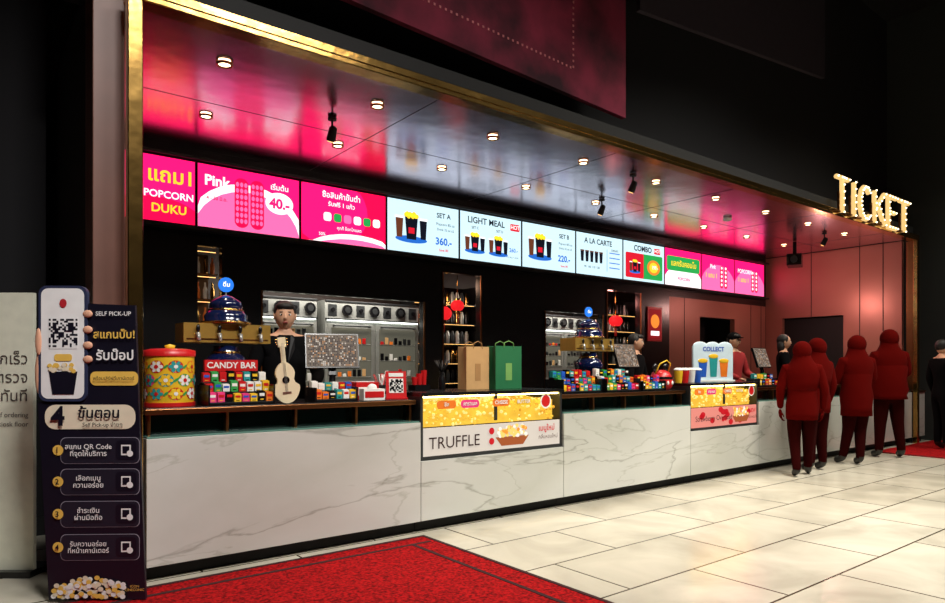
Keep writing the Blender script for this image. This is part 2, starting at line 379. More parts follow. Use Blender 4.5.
def display(x0,x1,z0,z1,title,sub,red):
    bw=x1-x0; b=MB(); cx=(x0+x1)/2
    fr=STEELD
    b.box(-bw/2,bw/2,.02,.7,z0,z0+.03,fr); b.box(-bw/2,bw/2,.0,.72,z1-.03,z1,BLACK)
    b.box(-bw/2,bw/2,.14,.72,z0+.03,z0+.26,BLACK)
    b.box(-bw/2,bw/2,.5,.52,z0+.26,z1-.03,mat('emit_case_back',(255,205,80),em=1.0))
    for x in(-bw/2,bw/2-.025,): b.box(x,x+.025,.02,.5,z0+.03,z1-.03,fr)
    b.box(-.012,.012,.03,.05,z0+.29,z1-.03,fr)
    b.box(-bw/2+.03,bw/2-.03,.04,.07,z1-.045,z1-.03,mat('case_tube',(255,220,130),em=16))
    o=b.obj('popcorn_display_case',(cx,4.5,0))
    p=MB(); hw=bw/2-.03
    pm=mat('poster_grey',(222,212,200),rough=.4,em=.7) if not red else mat('poster_pinkred',(228,140,128),rough=.4,em=.75)
    p.box(-hw,hw,0,.23,-.02,0,pm)
    Ewhite=mat('emit_poster_white',(245,240,230),em=.8); EY=mat('emit_popcorn',(240,205,110),em=.9); EC=mat('emit_choc',(90,50,30),em=.6); ER=mat('emit_pred',(200,30,40),em=.8)
    bx=.18 if not red else .35
    p.poly([(bx-.13,.03),(bx+.13,.03),(bx+.2,.11),(bx-.2,.11)],.003,mat('bowl',(170,90,50),em=.7))
    for k in range(60):
        p.el2(bx+random.uniform(-.17,.17),.13+random.uniform(-.02,.075),.02,.018,.004+k*.0001,(EY,Ewhite,EY,EOR)[k%4],n=8)
    p.el2(-.07,.17,.03,.03,.011,ER); p.el2(-.07,.08,.03,.03,.011,ER)
    if red:
        for k in range(14): p.el2(random.uniform(-.6,.6),random.uniform(.03,.2),.05,.035,.002,ER,n=12)
    po=p.obj('poster',(0,.02,z0+.03),FACE,parent=o)
    text(po,title,-.74 if not red else -.65,.1,.14 if not red else .09,mat('emit_ptext',(60,30,28),em=.5),al='LEFT',bold=.0)
    text(po,sub,.6,.16,.07,ER,bold=.02); text(po,'กลิ่นหอมใหม่',.62,.08,.05,EC)
    s=MB()
    for k,(x,mm) in enumerate(((-.55,ORNG),(-.3,PINKP),(.05,ORNG),(.32,YEL))):
        s.rr(x-.1,.0,x+.1,.07,.03,.0,mm); 
    s.el2(.6,.03,.07,.07,.002,WHITE); s.el2(.6,.03,.055,.055,.003,REDP)
    so=s.obj('flavour_tag',(0,.022,z1-.14),FACE,parent=o)
    for x,t in((-.55,'ชีส'),(-.3,'คาราเมล'),(.05,'CHEESE'),(.32,'BUTTER')): text(so,t,x,.035,.045,WHITE,bold=.02,z=.004)
    q=MB(); PC=mat('popcorn',(250,200,70),rough=.8,em=.8); PC2=mat('emit_popcorn_pale',(255,232,140),rough=.8,em=.9); PC3=mat('emit_popcorn_caramel',(236,170,56),rough=.6,em=.7)  # kernels emit on their own, standing in for the case backlight
    N=1500
    for k in range(N):
        x=random.uniform(-bw/2+.05,bw/2-.05); y=random.uniform(.08,.46); top=.2+.02*math.sin(x*5+1)
        z=z0+.27+random.random()*top if y<.16 else z0+.27+top*random.uniform(.85,1.05)
        r=random.uniform(.011,.017); pm2=(PC,PC2,PC3)[(k%2) if x<bw*.18 else (k%3)]
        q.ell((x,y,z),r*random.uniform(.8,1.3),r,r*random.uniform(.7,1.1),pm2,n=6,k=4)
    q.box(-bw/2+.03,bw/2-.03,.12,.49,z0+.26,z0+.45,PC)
    q.obj('popcorn_pile',parent=o)
display(2.995,4.62,.587,1.14,'TRUFFLE','เมนูใหม่',False)
display(6.715,8.21,.607,1.16,'Strawberry Overload','NEW',True)

# ---------------------------------------------------------------- counter objects
CT=1.087
def tin(x,y,z):
    b=MB(); r=.155
    b.lathe((0,0,0),[(r*.97,0),(r,.01),(r,.34)],YEL,32)
    b.lathe((0,0,.0),[(r+.006,.0),(r+.006,.025)],REDP,32); b.lathe((0,0,.335),[(r+.008,0),(r+.008,.04),(r*.8,.05),(.04,.055),(.0,.055)],REDP,32)
    b.lathe((0,0,.39),[(.03,0),(.035,.02),(0,.03)],YEL,16)
    cols=[REDP,GRN,REDP,PINKP,ORNG,TEALP]
    def patch(a,zc,rx,rz,off,mm,rot=0):
        vs=[];n=14
        for i in range(n):
            t=2*PI*i/n; dx=rx*math.cos(t);dz=rz*math.sin(t); dx,dz=dx*math.cos(rot)-dz*math.sin(rot),dx*math.sin(rot)+dz*math.cos(rot)
            aa=a+dx/r; vs.append(((r+off)*math.cos(aa),(r+off)*math.sin(aa),min(.33,max(.028,zc+dz))))
        b.add(vs,[tuple(range(n))],mm)
    for row in range(3):
        for k in range(8):
            a=2*PI*k/8+(row%2)*.39; zc=.085+row*.09
            patch(a,zc,.05,.042,.0015,cols[(k*2+row)%6])
            for q in range(6): patch(a+.19*math.cos(q*1.047),zc+.024*math.sin(q*1.047),.016,.012,.003+q*.0002,(YEL,WHITE,TEALP)[(k+row)%3],q*1.047)
            patch(a,zc,.013,.013,.006,REDP if (k+row)%2 else WHITE); patch(a+.39,zc,.02,.008,.003,GRN,.7)
    b.obj('popcorn_tin',(x,y,z))
tin(1.17,4.85,CT)
PAL=[REDP,YEL,GRN,BLUEP,PINKP,ORNG,WHITE,TEALP,PURP,BLACK,REDP,WHITE,BLACK]
def rack(name,x0,x1,y,z,rows,cols,h=.085,sign=None):
    b=MB(); w=x1-x0; cx=(x0+x1)/2
    b.box(-w/2,w/2,-.05,rows*.07,0,.015,BLACK)
    for r in range(rows):
        zz=.015+r*h*.8; yy=-.04+r*.07
        b.box(-w/2,w/2,yy,yy+.06,zz-.0 if r else .015,zz+.008,STEELD)
        b.box(-w/2,w/2,yy+.058,yy+.062,0,zz+h*.8,BLACK)
        for c in range(cols):
            hh=h*random.uniform(.7,.98); m=random.choice(PAL); px=-w/2+w*(c+.08)/cols; pw=w*.84/cols
            for layer in range(2):
                yb=yy+.006+layer*.026
                b.box(px,px+pw,yb,yb+.022,zz+.008,zz+hh*(1+.06*layer),m)
            b.box(px+pw*.12,px+pw*.88,yy+.004,yy+.0061,zz+.008+hh*.45,zz+hh*.8,random.choice((WHITE,YEL,REDP,BLUEP)))
            b.box(px+pw*.25,px+pw*.75,yy+.004,yy+.0061,zz+.008+hh*.12,zz+hh*.3,random.choice((WHITE,YEL,BLACK)))
    for s in(-1,1): b.box(s*w/2-.006,s*w/2+.006,-.05,rows*.07,0,.05+rows*.03,BLACK)
    if sign:
        b.box(-w*.42,w*.42,rows*.07-.03,rows*.07+.0,rows*h*.8+.03,rows*h*.8+.11,REDP); b.box(-.2*w,-.17*w,rows*.07-.02,rows*.07-.01,.02,rows*h*.8+.04,BLACK); b.box(.17*w,.2*w,rows*.07-.02,rows*.07-.01,.02,rows*h*.8+.04,BLACK)
    o=b.obj(name,(cx,y,z))
    if sign:
        t=text(o,sign,0,0,.062,WHITE,bold=.02); t.rotation_euler=FACE; t.location=(0,rows*.07-.032,rows*h*.8+.07)
    return o
rack('candy_rack',1.36,1.81,4.66,CT,3,8,sign='CANDY BAR')
rack('snack_box_display',2.12,2.46,4.64,CT,2,6,.08)
b=MB(); b.box(-.11,.11,-.07,.07,0,.14,REDP); b.box(-.09,.09,-.074,-.07,.03,.1,WHITE); b.box(-.08,.08,-.05,.05,.14,.145,WHITE); b.obj('snack_carton',(2.66,4.87,CT),(0,0,.1),bevel=.004)
b=MB(); b.box(-.09,.09,-.05,.05,0,.09,WHITE); b.box(-.08,.08,-.052,-.05,.02,.07,REDP); b.ell((0,0,.1),.04,.02,.03,WHITE); b.obj('tissue_box',(2.64,4.68,CT),(0,0,-.12),bevel=.004)
b=MB(); b.lathe((0,0,0),[(.035,0),(.045,.11)],STEELD,16)
for k in range(10): b.tube([(random.uniform(-.02,.02),random.uniform(-.02,.02),.02),(random.uniform(-.05,.05),random.uniform(-.04,.04),.2)],.003,(REDP,WHITE)[k%2],n=6)
b.obj('straw_holder',(2.89,4.98,CT))
# guitar shaped bucket
b=MB()
def gpt(t):
    a=2*PI*t; y=math.sin(a)*.15; w=.1 if y<0 else .08
    x=math.cos(a)*w*(1-.28*math.exp(-((y-.02)/.035)**2)); return(x,y+.15)
N=40; pts=[gpt(i/N) for i in range(N)]
vs=[(x,-.045,y) for x,y in pts]+[(x,.045,y) for x,y in pts]
b.add(vs,[tuple(range(N)),tuple(reversed(range(N,2*N)))]+[(i,i+N,(i+1)%N+N,(i+1)%N) for i in range(N)],CREAM)
b.box(-.016,.016,-.03,.02,.28,.42,CREAM); b.box(-.028,.028,-.025,.015,.41,.48,CREAM)
T=Matrix.Translation((0,-.046,.17))@Matrix.Rotation(PI/2,4,'X'); b.cyl((0,0,0),.026,.003,EYED,T=T); b.box(-.03,.03,-.05,-.045,.07,.085,WOOD)
for k in(-.007,0,.007): b.box(k-.001,k+.001,-.05,-.047,.08,.44,STEEL)
for s in(-1,1):
    for k in range(3): b.box(s*.028,s*.045,-.01,.0,.42+k*.02,.428+k*.02,GOLD)
b.obj('guitar_shaped_bucket',(1.93,4.66,CT),(0,-.1,-.3),bevel=.006)
def tower(x,y):
    b=MB()
    b.lathe((0,0,0),[(.15,0),(.16,.02),(.15,.05),(.09,.07),(.075,.16),(.11,.2),(.15,.24),(.16,.29),(.13,.34),(.09,.37),(.09,.42)],NAVY,28)
    GT=mat('gold_tray',(214,170,84),rough=.3,metal=.7)
    b.box(-.33,.3,-.11,.12,.44,.58,GT); b.box(-.31,.28,-.113,-.11,.46,.47,BRONZE)
    b.lathe((0,0,.58),[(.17,0),(.17,.015),(.15,.03),(.155,.06),(.13,.1),(.1,.11),(.12,.13),(.11,.17),(.05,.21),(.02,.22)],NAVY,28)
    b.lathe((0,0,.585),[(.175,0),(.18,.008),(.175,.016)],GOLD,28); b.lathe((0,0,.68),[(.125,0),(.13,.008),(.12,.016)],GOLD,28)
    b.lathe((0,0,.05),[(.13,0),(.135,.01),(.12,.02)],GOLD,28); b.lathe((0,0,.36),[(.1,0),(.11,.01),(.1,.02)],GOLD,28)
    for k in range(4):
        xx=-.24+k*.15; b.tube([(xx,-.11,.5),(xx,-.15,.5),(xx,-.16,.45)],.014,STEEL); b.ell((xx,-.14,.54),.014,.014,.03,BLACK)
    b.cyl((0,0,.8),.006,.05,STEEL)
    T=Matrix.Translation((0,0,.88))@Matrix.Rotation(PI/2,4,'X')@Matrix.Translation((0,0,-.01)); b.cyl((0,0,0),.055,.02,E('blue_disc',(40,120,230),1.1),T=T)
    o=b.obj('soda_fountain_tower',(x,y,CT)); t=text(o,'ดื่ม',0,0,.045,EWH,bold=.02); t.rotation_euler=FACE; t.location=(0,-.014,.88)
tower(1.62,5.08); tower(5.62,5.08)
def pos(x,y,yaw):
    b=MB(); b.lathe((0,0,0),[(.1,0),(.1,.015),(.03,.03),(.025,.2)],BLACK,20)
    T=Matrix.Translation((0,0,.4))@Matrix.Rotation(math.radians(-18),4,'X')
    b.box(-.22,.22,0,.03,-.15,.15,BLACK,T=T); b.box(-.05,.05,.03,.07,-.08,.04,BLACK,T=T); b.box(-.03,.03,.04,.07,-.2,-.06,BLACK,T=T)
    b.box(-.21,.21,-.002,0,-.14,.14,mat('screen_warm_grey',(120,108,96),em=.7),T=T)
    for i in range(30):
        for j in range(18): 
            if random.random()<.7: b.box(-.2+i*.0133,-.19+i*.0133,-.003,-.002,-.132+j*.0147,-.121+j*.0147,mat('dim_tile_%d'%random.randint(0,4),[(210,200,190),(180,130,90),(70,60,60),(120,80,70),(90,110,120)][random.randint(0,4)],em=.7),T=T)
    b.obj('pos_terminal',(x,y,CT),(0,0,yaw))
pos(2.5,5.1,-.35); pos(6.3,5.1,.1); pos(9.3,5.05,.1); pos(10.9,5.05,.1)
b=MB(); b.box(-.09,.09,-.03,.05,0,.012,REDP); T=Matrix.Rotation(math.radians(-8),4,'X'); b.box(-.085,.085,0,.008,.01,.23,REDP,T=T); b.box(-.06,.06,-.002,0,.05,.17,WHITE,T=T)
for i in range(9):
    for j in range(9):
        if random.random()<.5: b.box(-.054+i*.012,-.042+i*.012,-.004,-.002,.056+j*.012,.068+j*.012,BLACK,T=T)
b.box(-.06,.06,-.002,0,.185,.215,WHITE,T=T); b.obj('qr_code_stand',(2.88,4.7,CT),(0,0,-.35))
def bag(x,y,z,w,h,m,m2,name):
    b=MB(); d=.13
    vs=[(-w/2,-d/2,0),(w/2,-d/2,0),(w/2,d/2,0),(-w/2,d/2,0),(-w/2,-d/2,h),(w/2,-d/2,h),(w/2,d/2,h),(-w/2,d/2,h),(-w/2+.02,0,h*.55),(w/2-.02,0,h*.55),(w/2-.02,0,h*.98),(-w/2+.02,0,h*.98)]
    b.add(vs,[(0,1,5,4),(3,7,6,2),(0,3,2,1),(1,2,9),(2,6,10,9),(1,9,10,5),(0,8,3),(3,8,11,7),(0,4,11,8)],m)
    for yy in(-d/2,d/2): b.tube([(-w*.2,yy,h-.02),(-w*.17,yy,h+.03),(0,yy,h+.05),(w*.17,yy,h+.03),(w*.2,yy,h-.02)],.004,m2)
    b.box(-w*.12,w*.12,-d/2-.002,-d/2,h*.2,h*.6,m2); b.obj(name,(x,y,z))
bag(3.88,4.95,1.141,.27,.4,KRAFT,mat('kraft_dark',(176,130,80),rough=.8),'paper_bag')
bag(4.22,4.9,1.141,.33,.41,mat('green_bag_paper',(28,110,66),rough=.6),mat('green_bag_print',(120,170,90),rough=.6),'paper_bag.001')
b=MB(); b.box(-.08,.08,-.06,.06,0,.05,BLACK)
for k in range(3): b.lathe((-.05+k*.05,0,.05),[(.02,0),(.028,.07+.03*k)],REDP,14)
b.obj('paper_cup_stack',(3.3,5.0,1.141))
b=MB(); b.lathe((0,0,0),[(.03,0),(.035,.1),(.02,.13),(.02,.16),(.03,.17)],BLACK,14)
for k in range(14):
    a=k*.9; b.tube([(0,0,.15),(.04*math.cos(a),.04*math.sin(a),.22),(.07*math.cos(a),.07*math.sin(a),.27)],[.006,.01,.004],HAIR,n=5)
b.obj('brush_holder',(3.55,5.0,1.141))
rack('candy_rack.001',4.74,5.3,4.66,CT,3,9)
rack('candy_rack.002',5.36,5.9,4.64,CT,3,9,.09)
rack('candy_rack.003',5.96,6.36,4.64,CT,2,7,.09)
b=MB(); b.lathe((0,0,0),[(.1,0),(.13,.04),(.135,.12),(.1,.2),(.05,.225),(0,.23)],REDP,24)
for s in(-1,1): b.ell((s*.1,0,.25),.055,.025,.055,BLACK)
b.lathe((0,0,.12),[(.137,0),(.14,.015),(.137,.03)],BLACK,24)
for s in(-1,1): b.ell((s*.04,-.127,.08),.018,.012,.024,WHITE)
b.tube([(-.12,0,.17),(-.1,-.06,.3),(0,-.08,.34),(.1,-.06,.3),(.12,0,.17)],.008,YEL)
b.obj('mouse_ear_popcorn_bucket',(6.53,4.78,CT))
b=MB(); PCARD=mat('promo_card',(206,226,238),rough=.4)
b.box(-.32,.32,-.03,0,0,.46,PCARD); b.box(-.34,.34,-.05,.04,0,.02,WHITE)
for cx in(-.2,0,.2): b.ell((cx,-.015,.46),.12,.014,.06,PCARD)
for cx,hh,m in((-.17,.2,BLUEP),(0,.26,TEALP),(.17,.2,ORNG)):
    b.add([(cx-.05,-.032,.06),(cx+.05,-.032,.06),(cx+.07,-.032,.06+hh),(cx-.07,-.032,.06+hh)],[(0,1,2,3)],m); b.ell((cx,-.032,.07+hh),.08,.006,.03,YEL)
o=b.obj('promotional_cutout',(7.85,4.95,1.161),(0,0,-.3)); t=text(o,'COLLECT',0,0,.08,BLUEP,bold=.03); t.rotation_euler=FACE; t.location=(0,-.034,.42)
rack('candy_rack.004',8.4,8.9,4.64,CT,2,6,.09); rack('candy_rack.005',9.7,10.3,4.64,CT,2,7,.09)
b=MB()
for k,m in enumerate((YEL,REDP,WHITE,BLUEP)):
    b.lathe((k*.13,0,0),[(.04,0),(.055,.15)],m,18); b.lathe((k*.13,0,.15),[(.058,0),(.058,.012),(.03,.03),(0,.03)],WHITE,18)
b.obj('souvenir_cup_row',(6.9,4.8,1.161))

# ---------------------------------------------------------------- kitchen
def oven(name,x,y,w,z1,doors,lit):
    b=MB(); d=.6
    b.box(-w/2,w/2,0,d,0,z1,STEEL)
    for (a,c,z0,zz) in doors:
        b.box(a,c,-.03,0,z0,zz,STEEL); b.box(a+.04,c-.04,-.036,-.03,z0+.05,zz-.05,lit)
        b.tube([(a+.06,-.07,zz-.025),(c-.06,-.07,zz-.025)],.01,STEELD); b.box(a+.06,a+.08,-.07,-.03,zz-.035,zz-.015,STEELD); b.box(c-.08,c-.06,-.07,-.03,zz-.035,zz-.015,STEELD)
        for k in range(3):
            zk=z0+.07+(zz-z0-.12)*k/3; b.box(a+.05,c-.05,-.04,-.036,zk,zk+.008,STEEL)
            for j in range(int((c-a-.1)/.07)): b.box(a+.055+j*.07,a+.105+j*.07,-.042,-.037,zk+.008,zk+.008+random.uniform(.03,.1),random.choice((STEELD,WHITE,STEELD,BLACK,KRAFT,BLACK,REDP,ORNG)))
    n=int(w/.18)
    T=Matrix.Rotation(PI/2,4,'X')
    for k in range(n):
        xx=-w/2+(k+.5)*w/n
        b.cyl((xx,z1-.12,0),.07 if k%2 else .025,.03,BLACK,T=T)
        if k%2: b.cyl((xx,z1-.12,.03),.04,.005,STEELD,T=T)
        else: b.box(xx-.06,xx+.06,-.006,0,z1-.2,z1-.05,STEELD)
    b.box(-w/2,w/2,-.015,0,z1-.02,z1,STEELD); b.box(-w/2,w/2,-.02,0,z1-.25,z1-.23,STEELD)
    b.box(-w/2+.03,w/2-.03,-.03,-.01,z1-.262,z1-.25,mat('strip_light',(235,240,230),em=6))
    return b.obj(name,(x,y,0),bevel=.004)
GL=mat('lit_oven_glass',(120,118,104),rough=.1,em=.4)
oven('warming_oven',3.2,7.75,.78,2.2,[(-.37,.37,1.4,1.9),(-.37,.37,.85,1.35)],GL)
oven('hot_food_cabinet',4.4,7.75,1.4,2.2,[(-.67,-.02,1.15,1.9),(.02,.67,1.15,1.9)],GL)
oven('popcorn_machine',7.95,7.75,1.3,2.2,[(-.62,-.02,1.3,1.9),(.02,.62,1.3,1.9)],GL)
b=MB(); b.box(2.03,2.26,7.36,7.75,0,1.8,BRONZE); b.box(2.03,2.26,7.7,7.75,1.8,2.6,mat('niche_back',(90,60,30),rough=.4))
for k in range(3):
    z=1.81+k*.27; b.box(2.03,2.26,7.36,7.7,z-.01,z,BRONZE)
    for j in range(3): b.lathe((2.07+j*.075,7.42,z),[(.022,0),(.024,.1),(.01,.14),(.01,.18)],(GOLD,ORNG,WHITE)[(j+k)%3],12)
    b.box(2.04,2.25,7.4,7.41,z+.235,z+.24,WARM2)
b.obj('bottle_display_niche')
def lantern(x,y,z,r=.13):
    b=MB(); RL=mat('lantern_red',(220,30,36),em=1.2)
    b.ell((0,0,0),r,r,r*.85,RL,n=20,k=12); b.cyl((0,0,r*.78),.05,.03,GOLD); b.cyl((0,0,-r*.85-.02),.05,.03,GOLD); b.tube([(0,0,r*.85),(0,0,2.6-z+.3)],.006,GOLD)
    for k in range(6): b.tube([(.02*math.cos(k),.02*math.sin(k),-r*.85),(.02*math.cos(k),.02*math.sin(k),-r*.85-.16)],.004,REDP,n=5)
    b.obj('red_lantern',(x,y,z))
lantern(5.42,7.6,2.1,.12); lantern(5.85,7.85,2.25,.1); lantern(9.1,7.6,2.15,.12)
def shelf(x0,x1,y,name):
    b=MB(); w=x1-x0
    b.box(0,.03,0,.35,0,2.6,BLACK); b.box(w-.03,w,0,.35,0,2.6,BLACK); b.box(0,w,.33,.35,0,2.6,mat('shelf_back_dark',(34,20,20),rough=.2,metal=.3))
    for k in range(7):
        z=.5+k*.3; b.box(0,w,0,.33,z,z+.01,STEELD)
        n=int(w/.1)
        for j in range(n): b.lathe((.07+j*(w-.1)/n,.12,z+.01),[(.03,0),(.035,.1+.06*random.random()),(.015,.2)],random.choice([STEELD,STEEL,GOLD,BLACK,WHITE,GLASSD]),10)
        b.box(.05,w-.05,.02,.03,z-.004,z,WARM2)
    b.obj(name,(x0,y,0))
shelf(5.3,6.5,8.2,'bottle_shelf'); shelf(8.8,10.2,8.0,'bottle_shelf.001')
b=MB(); b.box(-.2,.2,-.3,.3,-.02,0,REDP); b.rr(-.17,-.26,.17,.26,.03,.002,E('poster_red',(170,30,36),.6)); b.el2(0,.05,.12,.12,.004,EOR); b.rect(-.12,-.2,.12,-.12,.004,EWH)
b.obj('wall_poster',(9.7,7.225,2.1),FACE)
b=MB(); b.box(-.22,.22,-.12,.12,-.1,.1,BLACK); b.box(-.03,.03,-.03,.03,.1,.34,BLACK); b.cyl((0,0,0),.06,.02,STEELD,T=Matrix.Translation((-.22,0,0))@Matrix.Rotation(-PI/2,4,'Y')); b.obj('ceiling_projector',(12.0,5.9,3.27),(0,0,.4))
light('AREA','kitchen_lamp',(3.8,7.45,2.5),38,(1,.93,.82),(math.radians(25),0,0),1.9,.15)
light('AREA','kitchen_lamp.001',(7.75,7.45,2.5),26,(1,.93,.82),(math.radians(25),0,0),1.2,.15)
light('POINT','alcove_lamp',(5.5,7.9,2.55),8,(1,.6,.4)); light('POINT','alcove_lamp.001',(9,7.7,2.5),10,(1,.35,.3)); 
light('POINT','end_wall_fill',(12.4,5.6,2.6),36,(1,.52,.46))  # added fill to brighten and warm the end panels, no fixture there

# ---------------------------------------------------------------- ticket sign
b=MB(); LG=mat('sign_gold_face',(250,205,130),rough=.4,em=1.0); BU=E('bulb',(255,240,200),4)
hh=.5
G={'T':[[(0,1),(1,1)],[(.5,1),(.5,0)]],'I':[[(.5,0),(.5,1)]],'C':[[(.5+.5*math.cos(math.radians(a)),.5+.5*math.sin(math.radians(a))) for a in range(45,316,30)]],'K':[[(0,0),(0,1)],[(1,1),(.05,.45)],[(.3,.62),(1,0)]],'E':[[(1,1),(0,1),(0,0),(1,0)],[(0,.5),(.8,.5)]]}
x=0
for ch,w in zip('TICKET',(.38,.1,.38,.38,.32,.38)):
    for st in G[ch]:
        P=[(x+(p[0]*w if ch!='I' else w/2),0,p[1]*hh) for p in st]
        for a,c in zip(P[:-1],P[1:]):
            a=Vector(a);c=Vector(c); b.tube([a,c],.036,LG,n=8)
            n=max(2,int((c-a).length/.1))
            for k in range(n+1): p=a.lerp(c,k/n); b.ell((p.x,-.036,p.z),.014,.014,.014,BU,n=8,k=6)
    x+=w+.155
b.box(-.05,x-.1,.0,.03,.0,.02,BRONZE)
for k in range(7): b.box(.1+k*.38,.12+k*.38,.0,.03,.0,.3,BRONZE)
b.obj('ticket_marquee_sign',(10.14,4.38,3.63))

# ---------------------------------------------------------------- upper graphics
PB=mat('dark_pink_banner',(86,24,44),rough=.85); nt=PB.node_tree; bs=nt.nodes['Principled BSDF']
tc=nt.nodes.new('ShaderNodeTexCoord'); vo=nt.nodes.new('ShaderNodeTexNoise'); vo.inputs['Scale'].default_value=1.1; vo.inputs['Detail'].default_value=5
r=ramp(nt,[(.35,(50,14,28)),(.55,(140,38,66)),(.75,(90,28,52))]); nt.links.new(tc.outputs['Object'],vo.inputs['Vector']); nt.links.new(vo.outputs['Fac'],r.inputs[0]); nt.links.new(r.outputs[0],bs.inputs['Base Color'])
b=MB(); b.add([(1.2,4.72,4.3),(5.82,4.72,4.08),(5.82,4.72,7.5),(1.2,4.72,7.5),(1.2,4.78,4.3),(5.82,4.78,4.08),(5.82,4.78,7.5),(1.2,4.78,7.5)],[(0,1,2,3),(7,6,5,4),(0,4,5,1),(1,5,6,2),(2,6,7,3),(3,7,4,0)],PB)
DOT=mat('banner_dot',(200,120,124),rough=.6)
for k in range(60): b.box(1.4+k*.06,1.42+k*.06,4.715,4.72,4.55-k*.0028,4.57-k*.0028,DOT)
for k in range(45): b.box(4.98,5.0,4.715,4.72,4.4+k*.06,4.42+k*.06,DOT)
b.obj('hanging_movie_banner')
b=MB(); GP=mat('dark_grey_banner',(52,44,54),rough=.8)
b.add([(6.3,4.9,5.5),(10.95,4.9,5.95),(10.95,4.9,7.9),(6.3,4.9,7.9),(6.3,4.96,5.5),(10.95,4.96,5.95),(10.95,4.96,7.9),(6.3,4.96,7.9)],[(0,1,2,3),(7,6,5,4),(0,4,5,1),(1,5,6,2),(2,6,7,3),(3,7,4,0)],GP)
b.obj('hanging_movie_banner.001')

# ---------------------------------------------------------------- standee
b=MB(); SB=mat('standee_navy',(22,20,34),rough=.35); CR=mat('standee_cream',(238,226,200),rough=.5); YT=mat('standee_gold',(240,196,90),rough=.5); SW=mat('standee_white',(245,245,245),rough=.5); PH=mat('phone_frame',(50,56,84),rough=.3)
outl=[(-.27,0),(.275,0),(.215,1.69),(-.06,1.70),(-.1,1.2),(-.33,1.13)]
def slab(pts,z0,z1,m):
    n=len(pts); b.add([(x,y,z0) for x,y in pts]+[(x,y,z1) for x,y in pts],[tuple(reversed(range(n))),tuple(range(n,2*n))]+[(i,(i+1)%n,(i+1)%n+n,i+n) for i in range(n)],m)
slab(outl,-.02,0,SB)
def rrp(x0,y0,x1,y1,r):
    p=[]
    for cx,cy,a0 in((x1-r,y0+r,-90),(x1-r,y1-r,0),(x0+r,y1-r,90),(x0+r,y0+r,180)):
        for i in range(6): a=math.radians(a0+i*18); p.append((cx+r*math.cos(a),cy+r*math.sin(a)))
    return p
slab(rrp(-.32,1.14,-.05,1.80,.045),-.015,.012,PH); slab(rrp(-.305,1.155,-.065,1.785,.04),.012,.014,SW)
b.rect(-.26,1.44,-.1,1.62,.016,SW)
for i in range(15):
    for j in range(15):
        cor=(i<4 and j<4) or (i>10 and j>10) or (i<4 and j>10)
        if (cor and not((i%14 in(1,13) or j%14 in(1,13)) )) or (not cor and random.random()<.5): b.rect(-.26+i*.0107,1.45+j*.0107,-.2493+i*.0107,1.4607+j*.0107,.017,SB)
b.rr(-.23,1.37,-.13,1.41,.015,.017,YT); b.el2(-.18,1.70,.02,.025,.017,mat('logo_red',(190,40,50)))
b.poly([(-.24,1.18),(-.12,1.18),(-.1,1.31),(-.26,1.31)],.017,SB)
for k in range(22): b.el2(-.18+random.uniform(-.08,.08),1.32+random.uniform(-.01,.03),.014,.012,.018+k*.0001,(YT,CR)[k%2],n=8)
FS=mat('hand_print_skin',(226,170,140),rough=.5)
for z in (1.64,1.55,1.46,1.38): b.ell((-.045,z,.012),.028,.022,.01,FS)
b.ell((-.325,1.3,.0),.022,.12,.012,FS); b.ell((-.32,1.48,.01),.02,.08,.012,FS)
b.rr(-.035,1.23,.235,1.31,.03,.004,YT)
b.rr(-.29,.98,.22,1.12,.06,.004,CR)
OUT=mat('standee_line',(150,146,160),rough=.5)
for k,z in enumerate((.86,.68,.495,.305)):
    b.rr(-.203,z-.078,.243,z+.073,.03,.002,OUT); b.rr(-.2,z-.075,.24,z+.07,.03,.003,mat('standee_box',(34,32,46),rough=.4)); b.rr(.11,z-.055,.225,z+.055,.02,.005,SB)
    b.el2(-.215,z,.03,.03,.006,YT)
    b.rect(.14,z-.03,.195,z+.03,.007,SW); b.rect(.148,z-.02,.187,z+.022,.008,SB); b.el2(.19,z-.02,.018,.018,.009,SW)
for k in range(120):
    x=random.uniform(-.24,.16); b.el2(x,.02+random.random()*(.12-.25*abs(x+.04)),.016,.014,.004+k*.0001,(YT,CR,SW)[k%3],n=8)
b.box(-.2,.2,0,.03,-.05,-.02,BLACK); b.box(-.02,.02,0,.02,-.1,-.02,BLACK); b.tube([(0,1.0,-.02),(0,.01,-.09)],.01,BLACK)
st=b.obj('promotional_standee',(.654,4.337,0),(PI/2,0,math.radians(-36)))
st.location.z=.014
for s,x,y,sz,m,bo in [('SELF PICK-UP',.1,1.64,.034,SW,.01),('สแกนปั๊บ!',.105,1.52,.062,YT,.02),('รับป๊อป',.11,1.40,.075,SW,.02),('พร้อมเสิร์ฟที่เคาน์เตอร์',.102,1.27,.026,SB,.01),('4',-.21,1.05,.15,SB,.03),('ขั้นตอน',.02,1.07,.08,SB,.02),('Self Pick-up ง่ายๆ',.04,1.005,.032,SB,.01),
   ('สแกน QR Code\nที่จุดให้บริการ',-.04,.86,.04,SW,.01),('เลือกเมนู\nความอร่อย',-.04,.68,.04,SW,.01),('ชำระเงิน\nผ่านมือถือ',-.04,.495,.04,SW,.01),('รับความอร่อย\nที่หน้าเคาน์เตอร์',-.04,.305,.038,SW,.01),('ICON\nCINECONIC',.22,.07,.02,YT,0),
   ('1',-.215,.86,.045,SB,.02),('2',-.215,.68,.045,SB,.02),('3',-.215,.495,.045,SB,.02),('4',-.215,.305,.045,SB,.02)]:
    text(st,s,x,y,sz,m,z=.016,bold=bo)
b=MB(); b.box(-.35,.35,0,1.83,-.03,0,mat('poster_board_cream',(236,236,216),rough=.6)); b.box(-.36,.36,-0.0,.04,-.2,.05,BLACK)
b.box(-.3,-.28,.0,.03,-.2,-.03,BLACK)
